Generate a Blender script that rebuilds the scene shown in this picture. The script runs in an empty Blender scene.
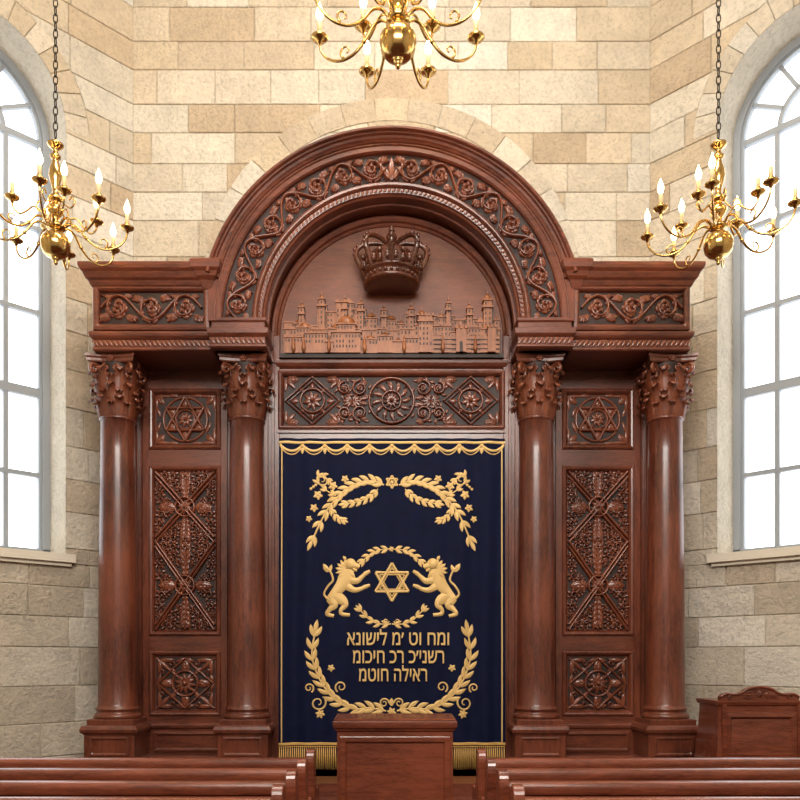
import bpy, bmesh, math, random
from math import sin, cos, pi, sqrt, atan2, hypot, radians
from mathutils import Vector
random.seed(7)
R = random.random
def U(a, b): return a + (b - a) * random.random()
# elevation measurements: ark front plane Y=0, camera 8 m in front of it
D = 8.0; ZC = 1.4; CX = 391.5; HY = 660.0
def X(px, Y=0.0): return (px - CX) * (D + Y) / 800
def Z(py, Y=0.0): return ZC + (HY - py) * (D + Y) / 800

# ------------------------------------------------------------------ materials
def lin(c):
    return tuple(((x / 255) / 12.92 if x / 255 <= 0.04045 else ((x / 255 + 0.055) / 1.055) ** 2.4) for x in c) + (1.0,)
def newmat(name):
    m = bpy.data.materials.new(name); m.use_nodes = True
    nt = m.node_tree; b = nt.nodes['Principled BSDF']
    return m, nt, b
def N(nt, t, **kw):
    n = nt.nodes.new(t)
    for k, v in kw.items(): n.inputs[k].default_value = v
    return n
def wood(name, c1, c2, rough=0.32, scale=(9, 9, 1.2), coat=0.25, bump=0.06):
    m, nt, b = newmat(name); L = nt.links
    tc = nt.nodes.new('ShaderNodeTexCoord'); mp = nt.nodes.new('ShaderNodeMapping')
    mp.inputs['Scale'].default_value = scale
    L.new(tc.outputs['Object'], mp.inputs['Vector'])
    n1 = N(nt, 'ShaderNodeTexNoise', Scale=3.0, Detail=8.0, Roughness=0.6, Distortion=0.6)
    L.new(mp.outputs[0], n1.inputs['Vector'])
    n2 = N(nt, 'ShaderNodeTexNoise', Scale=1.3, Detail=3.0)
    L.new(tc.outputs['Object'], n2.inputs['Vector'])
    n3 = N(nt, 'ShaderNodeTexNoise', Scale=16.0, Detail=4.0)
    L.new(mp.outputs[0], n3.inputs['Vector'])
    ma = nt.nodes.new('ShaderNodeMath'); ma.operation = 'ADD'
    L.new(n1.outputs['Fac'], ma.inputs[0]); L.new(n2.outputs['Fac'], ma.inputs[1])
    mb_ = nt.nodes.new('ShaderNodeMath'); mb_.operation = 'MULTIPLY_ADD'; mb_.inputs[1].default_value = 0.7
    L.new(n3.outputs['Fac'], mb_.inputs[0]); L.new(ma.outputs[0], mb_.inputs[2])
    mr = N(nt, 'ShaderNodeMapRange'); mr.inputs['From Min'].default_value = 1.08; mr.inputs['From Max'].default_value = 1.60
    L.new(mb_.outputs[0], mr.inputs['Value'])
    cr = nt.nodes.new('ShaderNodeMix'); cr.data_type = 'RGBA'
    cr.inputs[6].default_value = lin(c1); cr.inputs[7].default_value = lin(c2)
    L.new(mr.outputs[0], cr.inputs[0]); L.new(cr.outputs[2], b.inputs['Base Color'])
    b.inputs['Roughness'].default_value = rough
    b.inputs['Coat Weight'].default_value = coat; b.inputs['Coat Roughness'].default_value = 0.16
    bp = nt.nodes.new('ShaderNodeBump'); bp.inputs['Strength'].default_value = bump; bp.inputs['Distance'].default_value = 0.01
    L.new(n1.outputs['Fac'], bp.inputs['Height']); L.new(bp.outputs[0], b.inputs['Normal'])
    return m
WOOD = wood('mahogany', (66, 29, 20), (120, 63, 43))
WOODH = wood('mahogany_horizontal', (66, 29, 20), (120, 63, 43), scale=(1.2, 9, 9))
WOODD = wood('mahogany_dark_shade_ground', (30, 13, 9), (50, 24, 16), rough=0.55, coat=0.0)  # darker tone puts the cavity shade behind the carvings into the colour
CARV = wood('mahogany_carving', (88, 43, 28), (138, 75, 50), rough=0.28)
CITY = wood('city_relief_wood', (124, 70, 38), (168, 105, 62), rough=0.42, coat=0.05)
TYMP = wood('tympanum_wood', (88, 43, 25), (122, 65, 38), rough=0.42, scale=(1.2, 9, 7))
CROWNM = wood('crown_wood', (60, 30, 21), (98, 52, 34), rough=0.26, coat=.3)
PEW = wood('pew_wood', (84, 38, 25), (130, 67, 45), rough=0.26, scale=(1.2, 9, 9), coat=0.35)

def simple(name, c, rough=0.5, metal=0.0, emis=None, es=0.0, bump=None):
    m, nt, b = newmat(name)
    b.inputs['Base Color'].default_value = lin(c); b.inputs['Roughness'].default_value = rough
    b.inputs['Metallic'].default_value = metal
    n = N(nt, 'ShaderNodeTexNoise', Scale=bump[0] if bump else 12.0, Detail=4.0)
    tc = nt.nodes.new('ShaderNodeTexCoord'); nt.links.new(tc.outputs['Object'], n.inputs['Vector'])
    if bump:
        bp = nt.nodes.new('ShaderNodeBump'); bp.inputs['Strength'].default_value = bump[1]; bp.inputs['Distance'].default_value = 0.004
        nt.links.new(n.outputs['Fac'], bp.inputs['Height']); nt.links.new(bp.outputs[0], b.inputs['Normal'])
    else:
        mr = N(nt, 'ShaderNodeMapRange'); mr.inputs['To Min'].default_value = max(0.02, rough - 0.06); mr.inputs['To Max'].default_value = rough + 0.06
        nt.links.new(n.outputs['Fac'], mr.inputs['Value']); nt.links.new(mr.outputs[0], b.inputs['Roughness'])
    if emis:
        b.inputs['Emission Color'].default_value = lin(emis); b.inputs['Emission Strength'].default_value = es
    return m
BRASS = simple('polished_brass', (206, 172, 108), 0.2, 1.0)
IRON = simple('chain_metal', (60, 52, 42), 0.4, 0.8)
CANDLE = simple('candle_sleeve', (220, 196, 150), 0.45)
BULB = simple('candle_bulb', (255, 236, 200), 0.3, 0.0, (255, 208, 140), 30.0)
GOLD = simple('gold_embroidery', (220, 184, 118), 0.5, 0.2, bump=(160, 0.5))
GOLDF = simple('gold_fringe', (204, 162, 90), 0.6, 0.2, bump=(90, 0.5))
WFRAME = simple('window_frame_paint', (148, 154, 160), 0.5)
REVEAL = simple('reveal_stone', (222, 213, 195), 0.85, bump=(14, 0.35))
FLOORM = simple('floor_carpet', (70, 34, 28), 0.9, bump=(60, 0.3))
CEILM = simple('ceiling_plaster', (226, 220, 208), 0.9)
DARK = simple('dark_recess', (30, 13, 9), 0.8)

VEL, nt, b = newmat('navy_velvet')
b.inputs['Roughness'].default_value = 0.75
b.inputs['Sheen Weight'].default_value = 0.5; b.inputs['Sheen Roughness'].default_value = 0.35
b.inputs['Sheen Tint'].default_value = lin((70, 95, 190))
b.inputs['Specular IOR Level'].default_value = 0.15
n = N(nt, 'ShaderNodeTexNoise', Scale=7.0, Detail=5.0); tc = nt.nodes.new('ShaderNodeTexCoord')
nt.links.new(tc.outputs['Object'], n.inputs['Vector'])
mx = nt.nodes.new('ShaderNodeMix'); mx.data_type = 'RGBA'; mx.inputs[6].default_value = lin((5, 9, 32)); mx.inputs[7].default_value = lin((11, 20, 54))
nt.links.new(n.outputs['Fac'], mx.inputs[0]); nt.links.new(mx.outputs[2], b.inputs['Base Color'])

STONE, nt, b = newmat('limestone_blocks'); L = nt.links
at = nt.nodes.new('ShaderNodeAttribute'); at.attribute_name = 'Col'
tc = nt.nodes.new('ShaderNodeTexCoord')
n1 = N(nt, 'ShaderNodeTexNoise', Scale=3.5, Detail=10.0, Roughness=0.65); L.new(tc.outputs['Object'], n1.inputs['Vector'])
n2 = N(nt, 'ShaderNodeTexNoise', Scale=24.0, Detail=8.0, Roughness=0.7); L.new(tc.outputs['Object'], n2.inputs['Vector'])
mr = N(nt, 'ShaderNodeMapRange'); mr.inputs['From Min'].default_value = 0.3; mr.inputs['From Max'].default_value = 0.7
mr.inputs['To Min'].default_value = 0.86; mr.inputs['To Max'].default_value = 1.10
L.new(n1.outputs['Fac'], mr.inputs['Value'])
mr2 = N(nt, 'ShaderNodeMapRange'); mr2.inputs['From Min'].default_value = 0.32; mr2.inputs['From Max'].default_value = 0.52
mr2.inputs['To Min'].default_value = 0.78; mr2.inputs['To Max'].default_value = 1.02
L.new(n2.outputs['Fac'], mr2.inputs['Value'])
mm = nt.nodes.new('ShaderNodeMath'); mm.operation = 'MULTIPLY'; L.new(mr.outputs[0], mm.inputs[0]); L.new(mr2.outputs[0], mm.inputs[1])
vm = nt.nodes.new('ShaderNodeVectorMath'); vm.operation = 'SCALE'; L.new(at.outputs['Color'], vm.inputs[0]); L.new(mm.outputs[0], vm.inputs['Scale'])
L.new(vm.outputs[0], b.inputs['Base Color']); b.inputs['Roughness'].default_value = 0.88
b.inputs['Specular IOR Level'].default_value = 0.2
ad = nt.nodes.new('ShaderNodeMath'); ad.operation = 'MULTIPLY_ADD'; ad.inputs[1].default_value = 1.5
L.new(n1.outputs['Fac'], ad.inputs[0]); L.new(n2.outputs['Fac'], ad.inputs[2])
bp = nt.nodes.new('ShaderNodeBump'); bp.inputs['Strength'].default_value = 0.9; bp.inputs['Distance'].default_value = 0.04
L.new(ad.outputs[0], bp.inputs['Height']); L.new(bp.outputs[0], b.inputs['Normal'])

GLASS, nt, b = newmat('window_glass')
for nn in list(nt.nodes):
    if nn.type != 'OUTPUT_MATERIAL': nt.nodes.remove(nn)
out = [nn for nn in nt.nodes if nn.type == 'OUTPUT_MATERIAL'][0]
tr = nt.nodes.new('ShaderNodeBsdfTransparent'); gl = nt.nodes.new('ShaderNodeBsdfGlossy'); gl.inputs['Roughness'].default_value = 0.05
fr = nt.nodes.new('ShaderNodeFresnel'); ms = nt.nodes.new('ShaderNodeMixShader')
nt.links.new(fr.outputs[0], ms.inputs[0]); nt.links.new(tr.outputs[0], ms.inputs[1]); nt.links.new(gl.outputs[0], ms.inputs[2]); nt.links.new(ms.outputs[0], out.inputs[0])

# ------------------------------------------------------------------ builder
class MB:
    def __init__(s): s.v = []; s.f = []; s.m = []; s.sm = []; s.c = []; s.col = None; s.T = None
    def add(s, vs, fs, mat=0, smooth=False):
        o = len(s.v)
        if s.T: vs = [s.T(*p) for p in vs]
        s.v += [tuple(p) for p in vs]
        for f in fs:
            s.f.append([i + o for i in f]); s.m.append(mat); s.sm.append(smooth); s.c.append(s.col)
    def box(s, x0, x1, y0, y1, z0, z1, mat=0):
        vs = [(x0, y0, z0), (x1, y0, z0), (x1, y1, z0), (x0, y1, z0), (x0, y0, z1), (x1, y0, z1), (x1, y1, z1), (x0, y1, z1)]
        s.add(vs, [(0, 3, 2, 1), (4, 5, 6, 7), (0, 1, 5, 4), (1, 2, 6, 5), (2, 3, 7, 6), (3, 0, 4, 7)], mat)
    def loft(s, rings, mat=0, smooth=False, closed=True, cap0=True, cap1=True):
        n = len(rings[0]); vs = [p for r in rings for p in r]; fs = []
        for i in range(len(rings) - 1):
            for j in range(n if closed else n - 1):
                k = (j + 1) % n
                fs.append((i * n + j, i * n + k, (i + 1) * n + k, (i + 1) * n + j))
        if cap0: fs.append(tuple(range(n - 1, -1, -1)))
        if cap1: fs.append(tuple((len(rings) - 1) * n + j for j in range(n)))
        s.add(vs, fs, mat, smooth)
    def lathe(s, cx, cy, prof, n=32, mat=0, smooth=True, th0=0, th1=2 * pi):
        rings = [[(cx + r * cos(2 * pi * j / n), cy + r * sin(2 * pi * j / n), z) for j in range(n)] for r, z in prof]
        s.loft(rings, mat, smooth)
    def rectloft(s, x0, x1, y0, y1, prof, mat=0, back=False):
        rings = []
        for o, z in prof:
            bo = o if back else 0
            rings.append([(x0 - o, y0 - o, z), (x1 + o, y0 - o, z), (x1 + o, y1 + bo, z), (x0 - o, y1 + bo, z)])
        s.loft(rings, mat)
    def pframe(s, x0, x1, z0, z1, prof, mat=0, ground=None):
        rings = [[(x0 + i, y, z0 + i), (x1 - i, y, z0 + i), (x1 - i, y, z1 - i), (x0 + i, y, z1 - i)] for i, y in prof]
        s.loft(rings, mat, cap0=False, cap1=False)
        if ground is not None:
            i, y = prof[-1]
            s.add([(x0 + i, y, z0 + i), (x1 - i, y, z0 + i), (x1 - i, y, z1 - i), (x0 + i, y, z1 - i)], [(0, 1, 2, 3)], ground)
    def arc(s, prof, cz, t0, t1, n, mat=0, smooth=False, caps=True):
        rings = [[(r * cos(t0 + (t1 - t0) * i / n), y, cz + r * sin(t0 + (t1 - t0) * i / n)) for r, y in prof] for i in range(n + 1)]
        s.loft(rings, mat, smooth, closed=False, cap0=caps, cap1=caps)
    def prism_y(s, poly, y0, y1, mat=0, smooth=False):
        s.loft([[(x, y0, z) for x, z in poly], [(x, y1, z) for x, z in poly]], mat, smooth)
    def prism_x(s, poly, x0, x1, mat=0):
        s.loft([[(x0, y, z) for y, z in poly], [(x1, y, z) for y, z in poly]], mat)
    def tube(s, pts, r, n=8, mat=0, closed=False):
        pts = [Vector(p) for p in pts]; m = len(pts)
        if not hasattr(r, '__len__'): r = [r] * m
        rings = []; up = None
        for i in range(m):
            if closed: t = pts[(i + 1) % m] - pts[i - 1]
            else: t = pts[min(i + 1, m - 1)] - pts[max(i - 1, 0)]
            t.normalize()
            if up is None: up = t.orthogonal().normalized()
            up = (up - t * up.dot(t)); up.normalize()
            q = t.cross(up)
            rings.append([tuple(pts[i] + (up * cos(2 * pi * j / n) + q * sin(2 * pi * j / n)) * r[i]) for j in range(n)])
        if closed: rings.append(rings[0])
        s.loft(rings, mat, True, cap0=not closed, cap1=not closed)
    def sphere(s, c, r, mat=0, n=12, sz=1.0):
        prof = [(max(1e-4, r * sin(pi * i / n)), c[2] - r * sz * cos(pi * i / n)) for i in range(n + 1)]
        s.lathe(c[0], c[1], prof, n * 2 if n < 16 else 32, mat)
    def obj(s, name, mats, parent=None, loc=(0, 0, 0), recalc=True):
        me = bpy.data.meshes.new(name); me.from_pydata(s.v, [], s.f); me.update()
        for m in mats: me.materials.append(m)
        me.polygons.foreach_set('material_index', s.m); me.polygons.foreach_set('use_smooth', s.sm)
        if any(c is not None for c in s.c):
            a = me.attributes.new('Col', 'FLOAT_COLOR', 'FACE')
            flat = []
            for c in s.c: flat += list(c if c else (0.5, 0.45, 0.36, 1))
            a.data.foreach_set('color', flat)
        if recalc:
            bm = bmesh.new(); bm.from_mesh(me); bmesh.ops.recalc_face_normals(bm, faces=bm.faces); bm.to_mesh(me); bm.free()
        o = bpy.data.objects.new(name, me); bpy.context.collection.objects.link(o)
        o.location = loc
        if parent: o.parent = parent
        return o
def crv(pts, k=6, closed=False):
    out = []; n = len(pts); rng = n if closed else n - 1
    for i in range(rng):
        if closed: p = [pts[(i + j) % n] for j in (-1, 0, 1, 2)]
        else: p = [pts[max(i - 1, 0)], pts[i], pts[i + 1], pts[min(i + 2, n - 1)]]
        for a in range(k):
            t = a / k
            out.append(tuple(0.5 * ((2 * p[1][d]) + (-p[0][d] + p[2][d]) * t + (2 * p[0][d] - 5 * p[1][d] + 4 * p[2][d] - p[3][d]) * t * t + (-p[0][d] + 3 * p[1][d] - 3 * p[2][d] + p[3][d]) * t ** 3) for d in range(len(p[0]))))
    if not closed: out.append(tuple(pts[-1]))
    return out
def empty(name):
    e = bpy.data.objects.new(name, None); bpy.context.collection.objects.link(e); return e

# relief ornament drawn in a (u,v) plane, raised by h
class Orn:
    def __init__(s, mb, fmap, mat=0, hs=1.0): s.mb = mb; s.fm = fmap; s.mat = mat; s.hs = hs
    def strip(s, pts, w, h, closed=False):
        m = len(pts)
        if not hasattr(w, '__len__'): w = [w] * m
        rings = []
        for i in range(m):
            a = pts[(i - 1) % m] if (closed or i > 0) else pts[0]
            c = pts[(i + 1) % m] if (closed or i < m - 1) else pts[-1]
            dx, dy = c[0] - a[0], c[1] - a[1]; l = hypot(dx, dy) or 1; nx, ny = -dy / l, dx / l
            rings.append([s.fm(pts[i][0] + nx * w[i] * o, pts[i][1] + ny * w[i] * o, h * e * s.hs) for o, e in ((-1, 0), (-.8, .6), (0, 1), (.8, .6), (1, 0))])
        if closed: rings.append(rings[0])
        s.mb.loft(rings, s.mat, True, closed=False, cap0=False, cap1=False)
    def leaf(s, x, y, ang, L, W, h, bend=0.0):
        k = 5; rings = []; cx, cy = x, y; a = ang
        for i in range(k + 1):
            t = i / k; w = W * 0.5 * sin(pi * min(1, (t * 0.86 + 0.12))) if i < k else 0.001 * W
            nx, ny = -sin(a), cos(a)
            hm = h * (0.35 + 0.65 * sin(pi * (0.15 + 0.8 * t)))
            rings.append([s.fm(cx + nx * w, cy + ny * w, 0), s.fm(cx + nx * w * .65, cy + ny * w * .65, hm * .8 * s.hs), s.fm(cx, cy, hm * .45 * s.hs),
                          s.fm(cx - nx * w * .65, cy - ny * w * .65, hm * .8 * s.hs), s.fm(cx - nx * w, cy - ny * w, 0)])
            a += bend / k; cx += cos(a) * L / k; cy += sin(a) * L / k
        s.mb.loft(rings, s.mat, True, closed=False, cap0=False, cap1=False)
    def acanthus(s, x, y, ang, L, W, h, bend=0.0):
        s.leaf(x, y, ang, L, W * .55, h, bend)
        for t, q in ((.05, .55), (.3, .5), (.55, .36)):
            bx = x + cos(ang + bend * t * .5) * L * t; by = y + sin(ang + bend * t * .5) * L * t
            for sg in (-1, 1): s.leaf(bx, by, ang + bend * t + sg * .75, L * q, W * .36, h * .85, -sg * .5)
    def dome(s, x, y, r, h, n=10):
        rings = [[s.fm(x + r * cos(p) * cos(2 * pi * j / n), y + r * cos(p) * sin(2 * pi * j / n), h * sin(p) * s.hs) for j in range(n)] for p in (0, .5, 1.0, 1.5)]
        s.mb.loft(rings, s.mat, True, cap0=False)
    def rosette(s, x, y, r, h, n=8):
        for i in range(n): s.leaf(x, y, 2 * pi * i / n + .2, r, r * 2.2 / n * 2 * .8, h)
        s.dome(x, y, r * .28, h * 1.25)
    def ring(s, x, y, r, w, h, n=28, ry=None):
        ry = ry or r
        s.strip([(x + r * cos(2 * pi * i / n), y + ry * sin(2 * pi * i / n)) for i in range(n)], w, h, True)
    def spiral(s, x, y, r0, a0, turns, d, w, h, r1=.22, k=26):
        pts = [];
        for i in range(k + 1):
            t = i / k; r = r0 * ((1 - t) + r1 * t); a = a0 + d * 2 * pi * turns * t
            pts.append((x + r * cos(a), y + r * sin(a)))
        s.strip(pts, [w * (1 - .45 * i / k) for i in range(k + 1)], h); return pts
    def laurel(s, pts, L, W, h, step=1, stem=.6, both=True, spread=.75):
        s.strip(pts, stem, h * .7)
        for i in range(1, len(pts), step):
            a = atan2(pts[i][1] - pts[i - 1][1], pts[i][0] - pts[i - 1][0])
            for sg in (-1, 1): s.leaf(pts[i][0], pts[i][1], a + sg * spread, L, W, h, -sg * .5)
        a = atan2(pts[-1][1] - pts[-2][1], pts[-1][0] - pts[-2][0]); s.leaf(pts[-1][0], pts[-1][1], a, L, W, h)
    def star(s, x, y, r, w, h):
        for o in (0, 1):
            P = [(x + r * cos(pi / 2 + o * pi + 2 * pi * i / 3), y + r * sin(pi / 2 + o * pi + 2 * pi * i / 3)) for i in range(3)]
            for i in range(3):
                a, c = P[i], P[(i + 1) % 3]
                s.strip([a, ((a[0] + c[0]) / 2, (a[1] + c[1]) / 2), c], w, h * (1 + .1 * o))
    # running acanthus scroll
    def rinceau(s, u0, u1, vm, H, n, h, flip=1):
        Lg = (u1 - u0) / n; A = H * .76
        pts = [(u0 + (u1 - u0) * i / (n * 10), vm + flip * A * sin(pi * i / 10)) for i in range(n * 10 + 1)]
        s.strip(pts, H * .08, h)
        for i in range(n):
            sg = flip * (1 if i % 2 == 0 else -1); uc = u0 + (i + .5) * Lg
            sp = s.spiral(uc, vm + sg * A * .05, A * .95, sg * pi / 2, 1.3, -sg, H * .075, h, .2)
            for k in range(5): s.leaf(uc + H * .05 * cos(k * 1.257), vm + H * .05 * sin(k * 1.257), k * 1.257, H * .36, H * .26, h * (1.15 if k % 2 else .95), -sg * 1.5)
            s.dome(uc, vm, H * .09, h * 1.3, 8)
            for q in range(1, 21, 2):
                p, p2 = sp[q], sp[q + 1]; a = atan2(p2[1] - p[1], p2[0] - p[0])
                s.leaf(p[0], p[1], a + sg * .7, H * (.50 if q % 4 == 1 else .36), H * .25, h * (1.0 if q % 4 == 1 else .8), -sg * 1.2)
            for q in (3, 6, 9, 12, 15):
                p, p2 = sp[q], sp[q + 1]; a = atan2(p2[1] - p[1], p2[0] - p[0])
                s.leaf(p[0], p[1], a - sg * .7, H * .30, H * .19, h * .9, sg * 1.1)
            s.acanthus(uc + Lg * .26, vm - sg * A * .50, -sg * .8, H * .75, H * .66, h * 1.05, sg * 1.1)
            s.acanthus(uc - Lg * .28, vm - sg * A * .58, pi + sg * .8, H * .7, H * .6, h, -sg * 1.1)
            s.acanthus(uc - Lg * .2, vm + sg * A * .78, sg * pi / 2 + 1.0, H * .5, H * .42, h, sg * .5); s.acanthus(uc + Lg * .2, vm + sg * A * .78, sg * pi / 2 - 1.0, H * .5, H * .42, h, -sg * .5)
            for t in (-.08, 0, .08): s.dome(uc + Lg * (.5 + t), vm + sg * H * (.80 - abs(t)), H * .06, h * .8, 6)
            s.dome(uc + Lg * .5, vm - sg * H * .8, H * .07, h * .7)

# ------------------------------------------------------------------ TORAH ARK
ark = empty('torah_ark')
F = MB(); C = MB()     # frame / carving
AZ = 4.78              # springing height of the arch
PB = .25               # platform top
XE = 2.985             # outer edge of the entablature
for sg in (-1, 1):
    def T(x, y, z, sg=sg): return (sg * x, y, z)
    F.T = T; C.T = T
    # wing frieze
    F.box(1.72, XE, .04, 1.12, 4.66, 5.16)
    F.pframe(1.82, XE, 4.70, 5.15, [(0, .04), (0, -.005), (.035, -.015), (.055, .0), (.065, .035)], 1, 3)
    F.rectloft(1.86, XE, .0, 1.12, [(0, 5.12), (.02, 5.14), (.03, 5.165), (.035, 5.18), (.06, 5.20), (.075, 5.235), (.08, 5.25), (.105, 5.275), (.115, 5.305), (.115, 5.33), (.10, 5.34)], 1)
    F.rectloft(1.30, XE, .02, 1.12, [(0, 4.50), (.01, 4.51), (.01, 4.53), (0, 4.54), (0, 4.61), (.02, 4.62), (.035, 4.64), (.04, 4.66), (.04, 4.68), (0, 4.70)], 1)
    # pier block under the arch
    F.rectloft(1.27, 1.78, -.04, 1.12, [(0.01, 4.50), (.03, 4.51), (.03, 4.53), (.015, 4.54), (.015, 4.61), (.03, 4.62), (.045, 4.64), (.05, 4.67), (.05, 4.69), (.01, 4.70), (.01, 4.76), (.025, 4.77), (.025, 4.80), (0, 4.81)], 1)
    F.box(1.70, 1.83, -.02, .3, 4.78, 5.2)
    # cornice return at the foot of the crown moulding
    F.rectloft(1.80, 1.88, -.02, 1.12, [(0, 5.10), (.015, 5.14), (.03, 5.18), (.06, 5.21), (.075, 5.25), (.10, 5.28), (.11, 5.32), (.11, 5.35), (.09, 5.37)], 1)
    # ornaments on frieze
    o = Orn(C, lambda u, v, h: (u, .035 - h, v))
    o.rinceau(1.90, XE - .075, 4.925, .165, 3, .055)
    # leaf-and-bead course
    for (a, b_, yf) in ((1.255, 1.80, -.055), (1.82, XE, .02)):
        o = Orn(C, lambda u, v, h, yf=yf: (u, yf - h, v))
        n = int((b_ - a) / .048)
        for i in range(n):
            u = a + (i + .5) * (b_ - a) / n
            o.leaf(u - .02, 4.545, .85, .085, .035, .024)
            o.dome(u + .01, 4.596, .011, .012, 6)
    # columns
    for cx in (1.50, 2.84):
        cy = .30
        F.rectloft(cx - .255, cx + .255, cy - .255, cy + .255, [(.03, PB), (.03, .36), (.015, .38), (0, .40), (0, .64), (.01, .655), (.03, .67), (.035, .70), (.02, .735), (-.02, .745)], 0, True)
        F.pframe(cx - .2, cx + .2, .43, .63, [(0, cy - .255), (.0, cy - .265), (.02, cy - .27), (.035, cy - .258)], 0)
        F.rectloft(cx - .235, cx + .235, cy - .235, cy + .235, [(0, .74), (0, .795), (-.01, .80)], 0, True)
        F.lathe(cx, cy, [(.2, .79), (.232, .80), (.24, .82), (.232, .845), (.215, .85), (.208, .862), (.206, .875), (.215, .885), (.222, .895), (.215, .91), (.205, .915), (.200, .935)] +
                [(.196 - .026 * (t / 10) ** 1.6, .945 + (3.85 - .945) * t / 10) for t in range(11)] + [(.175, 3.855), (.186, 3.865), (.186, 3.885), (.17, 3.895)], 40)
        # capital
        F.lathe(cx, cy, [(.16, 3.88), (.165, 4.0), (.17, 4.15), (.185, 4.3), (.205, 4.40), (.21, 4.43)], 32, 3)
        ab = []
        for (o_, z) in ((.0, 4.415), (.012, 4.43), (.012, 4.455), (.025, 4.47), (.025, 4.50)):
            ring = []; hs = .225 + o_
            for k in range(4):
                for t in (0, .1, .3, .5, .7, .9):
                    e = (-1 + 2 * t); ind = .04 * (1 - e * e)
                    a_, b2 = e * hs, -(hs - ind)
                    ca, sa = cos(k * pi / 2), sin(k * pi / 2)
                    ring.append((cx + a_ * ca - b2 * sa, cy + a_ * sa + b2 * ca, z))
            ab.append(ring)
        F.loft(ab, 0)
        for row, (z0, H, nn, off, flare) in enumerate(((3.89, .19, 8, 0, 1.0), (3.98, .23, 8, .5, 1.15), (4.12, .25, 8, 0, 1.0))):
            for k in range(nn):
                th = 2 * pi * (k + off) / nn + pi / 8
                for part, (pw, pa) in enumerate(((1, 0), (.45, -1), (.45, 1))):
                    rings = []
                    for (dr, dz, w) in ((.0, 0, .05), (.012, .3, .056), (.018, .55, .060), (.03, .78, .056), (.055, .95, .046), (.078, .97, .036), (.09, .88, .024), (.086, .8, .010)):
                        fl_ = .75 if part else 1.0
                        r = .170 + dr * flare * fl_ + (.015 if row == 2 else 0) + (.0 if part else .008); z = z0 + H * dz * (.72 if part else 1); ring = []
                        for e, bump in ((-1, -.014), (-.6, .007), (-.3, -.006), (0, .013), (.3, -.006), (.6, .007), (1, -.014)):
                            lob = (1 + .22 * sin(dz * 22)) * pw
                            a = th + pa * .26 * (1 + dz * .25) + e * w * lob / r; rr = r + bump
                            ring.append((cx + rr * cos(a), cy + rr * sin(a), z))
                        rings.append(ring)
                    C.loft(rings, 0, True, closed=False, cap0=False, cap1=False)
        for k in range(4):
            th = pi / 4 + k * pi / 2; ca, sa = cos(th), sin(th)
            pts = []
            for i in range(26):
                t = i / 25; a = pi * .9 - 2 * pi * 1.5 * t; r = .056 * (1 - .8 * t)
                rr = .25 + r * cos(a); pts.append((cx + rr * ca, cy + rr * sa, 4.36 + r * sin(a)))
            pts = [(cx + .185 * ca, cy + .185 * sa, 4.2), (cx + .19 * ca, cy + .19 * sa, 4.3)] + pts
            C.tube(pts, [.022] * 2 + [.024 - .01 * i / 25 for i in range(26)], 6)
            th2 = k * pi / 2
            for f in range(6):
                C.sphere((cx + .215 * cos(th2) - .022 * cos(f * 1.047) * sin(th2), cy + .215 * sin(th2) + .022 * cos(f * 1.047) * cos(th2), 4.455 + .022 * sin(f * 1.047)), .014, 0, 5)
            C.sphere((cx + .222 * cos(th2), cy + .222 * sin(th2), 4.455), .016, 0, 6)
            for q in (-1, 1):
                pts = []
                for i in range(18):
                    t = i / 17; a = pi / 2 - q * 2 * pi * 1.2 * t; r = .038 * (1 - .75 * t)
                    lx = q * .05 + r * cos(a); rr = .215
                    pts.append((cx + rr * cos(th2) - lx * sin(th2), cy + rr * sin(th2) + lx * cos(th2), 4.36 + r * sin(a)))
                C.tube(pts, .010, 5)
    # back board between columns
    F.box(1.28, 2.90, .62, 1.12, PB, 4.52)
    F.rectloft(1.76, 2.60, .54, .62, [(.02, PB), (.02, .36), (0, .38), (0, .66), (.02, .68), (.025, .71), (0, .73)], 1)
    F.pframe(1.82, 2.54, .42, .64, [(0, .54), (0, .525), (.03, .52), (.045, .535)], 1)
    # stiles
    F.box(1.76, 1.83, .575, .63, .72, 4.5); F.box(2.60, 2.67, .575, .63, .72, 4.5)
    F.box(2.72, 2.90, .56, .63, PB, 4.5)
    fp = [(0, .62), (0, .57), (.02, .56), (.035, .565), (.05, .585), (.06, .61), (.07, .61)]
    for (z0, z1) in ((3.66, 4.31), (1.66, 3.48), (.80, 1.50)):
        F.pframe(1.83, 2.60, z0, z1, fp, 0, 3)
    for (z0, z1) in ((4.31, 4.5), (3.48, 3.66), (1.50, 1.66), (.72, .80)): F.box(1.8, 2.62, .585, .63, z0, z1, 1)
    o = Orn(C, lambda u, v, h: (u, .61 - h, v))
    uc = 2.215
    # star panel
    zc = 3.985; o.ring(uc, zc, .235, .014, .03); o.star(uc, zc, .235, .016, .055); o.ring(uc, zc, .10, .01, .035); o.rosette(uc, zc, .085, .045, 8)
    for k in range(6):
        a = pi / 6 + k * pi / 3; o.leaf(uc + .13 * cos(a), zc + .13 * sin(a), a, .09, .045, .035)
        for e in (-1, 1): o.leaf(uc + .14 * cos(a), zc + .14 * sin(a), a + e * .9, .06, .03, .03)
    for a in (-1, 1):
        for b2 in (-1, 1):
            o.acanthus(uc + a * .30, zc + b2 * .24, atan2(-b2, -a), .11, .12, .03)
            o.leaf(uc + a * .31, zc + b2 * .25, atan2(-b2, 0), .16, .04, .03); o.leaf(uc + a * .31, zc + b2 * .25, atan2(0, -a), .16, .04, .03)
            o.leaf(uc + a * .27, zc + b2 * .03, b2 * 1.2, .13, .04, .03); o.leaf(uc + a * .08, zc + b2 * .255, 0 if a > 0 else pi, .12, .04, .03)
    # tall panel : two crossed-strap cells densely filled with scrolling leaves
    w = .315
    zA, zB = 1.73, 3.41; zm = (zA + zB) / 2; hh = (zB - zA) / 2
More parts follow.
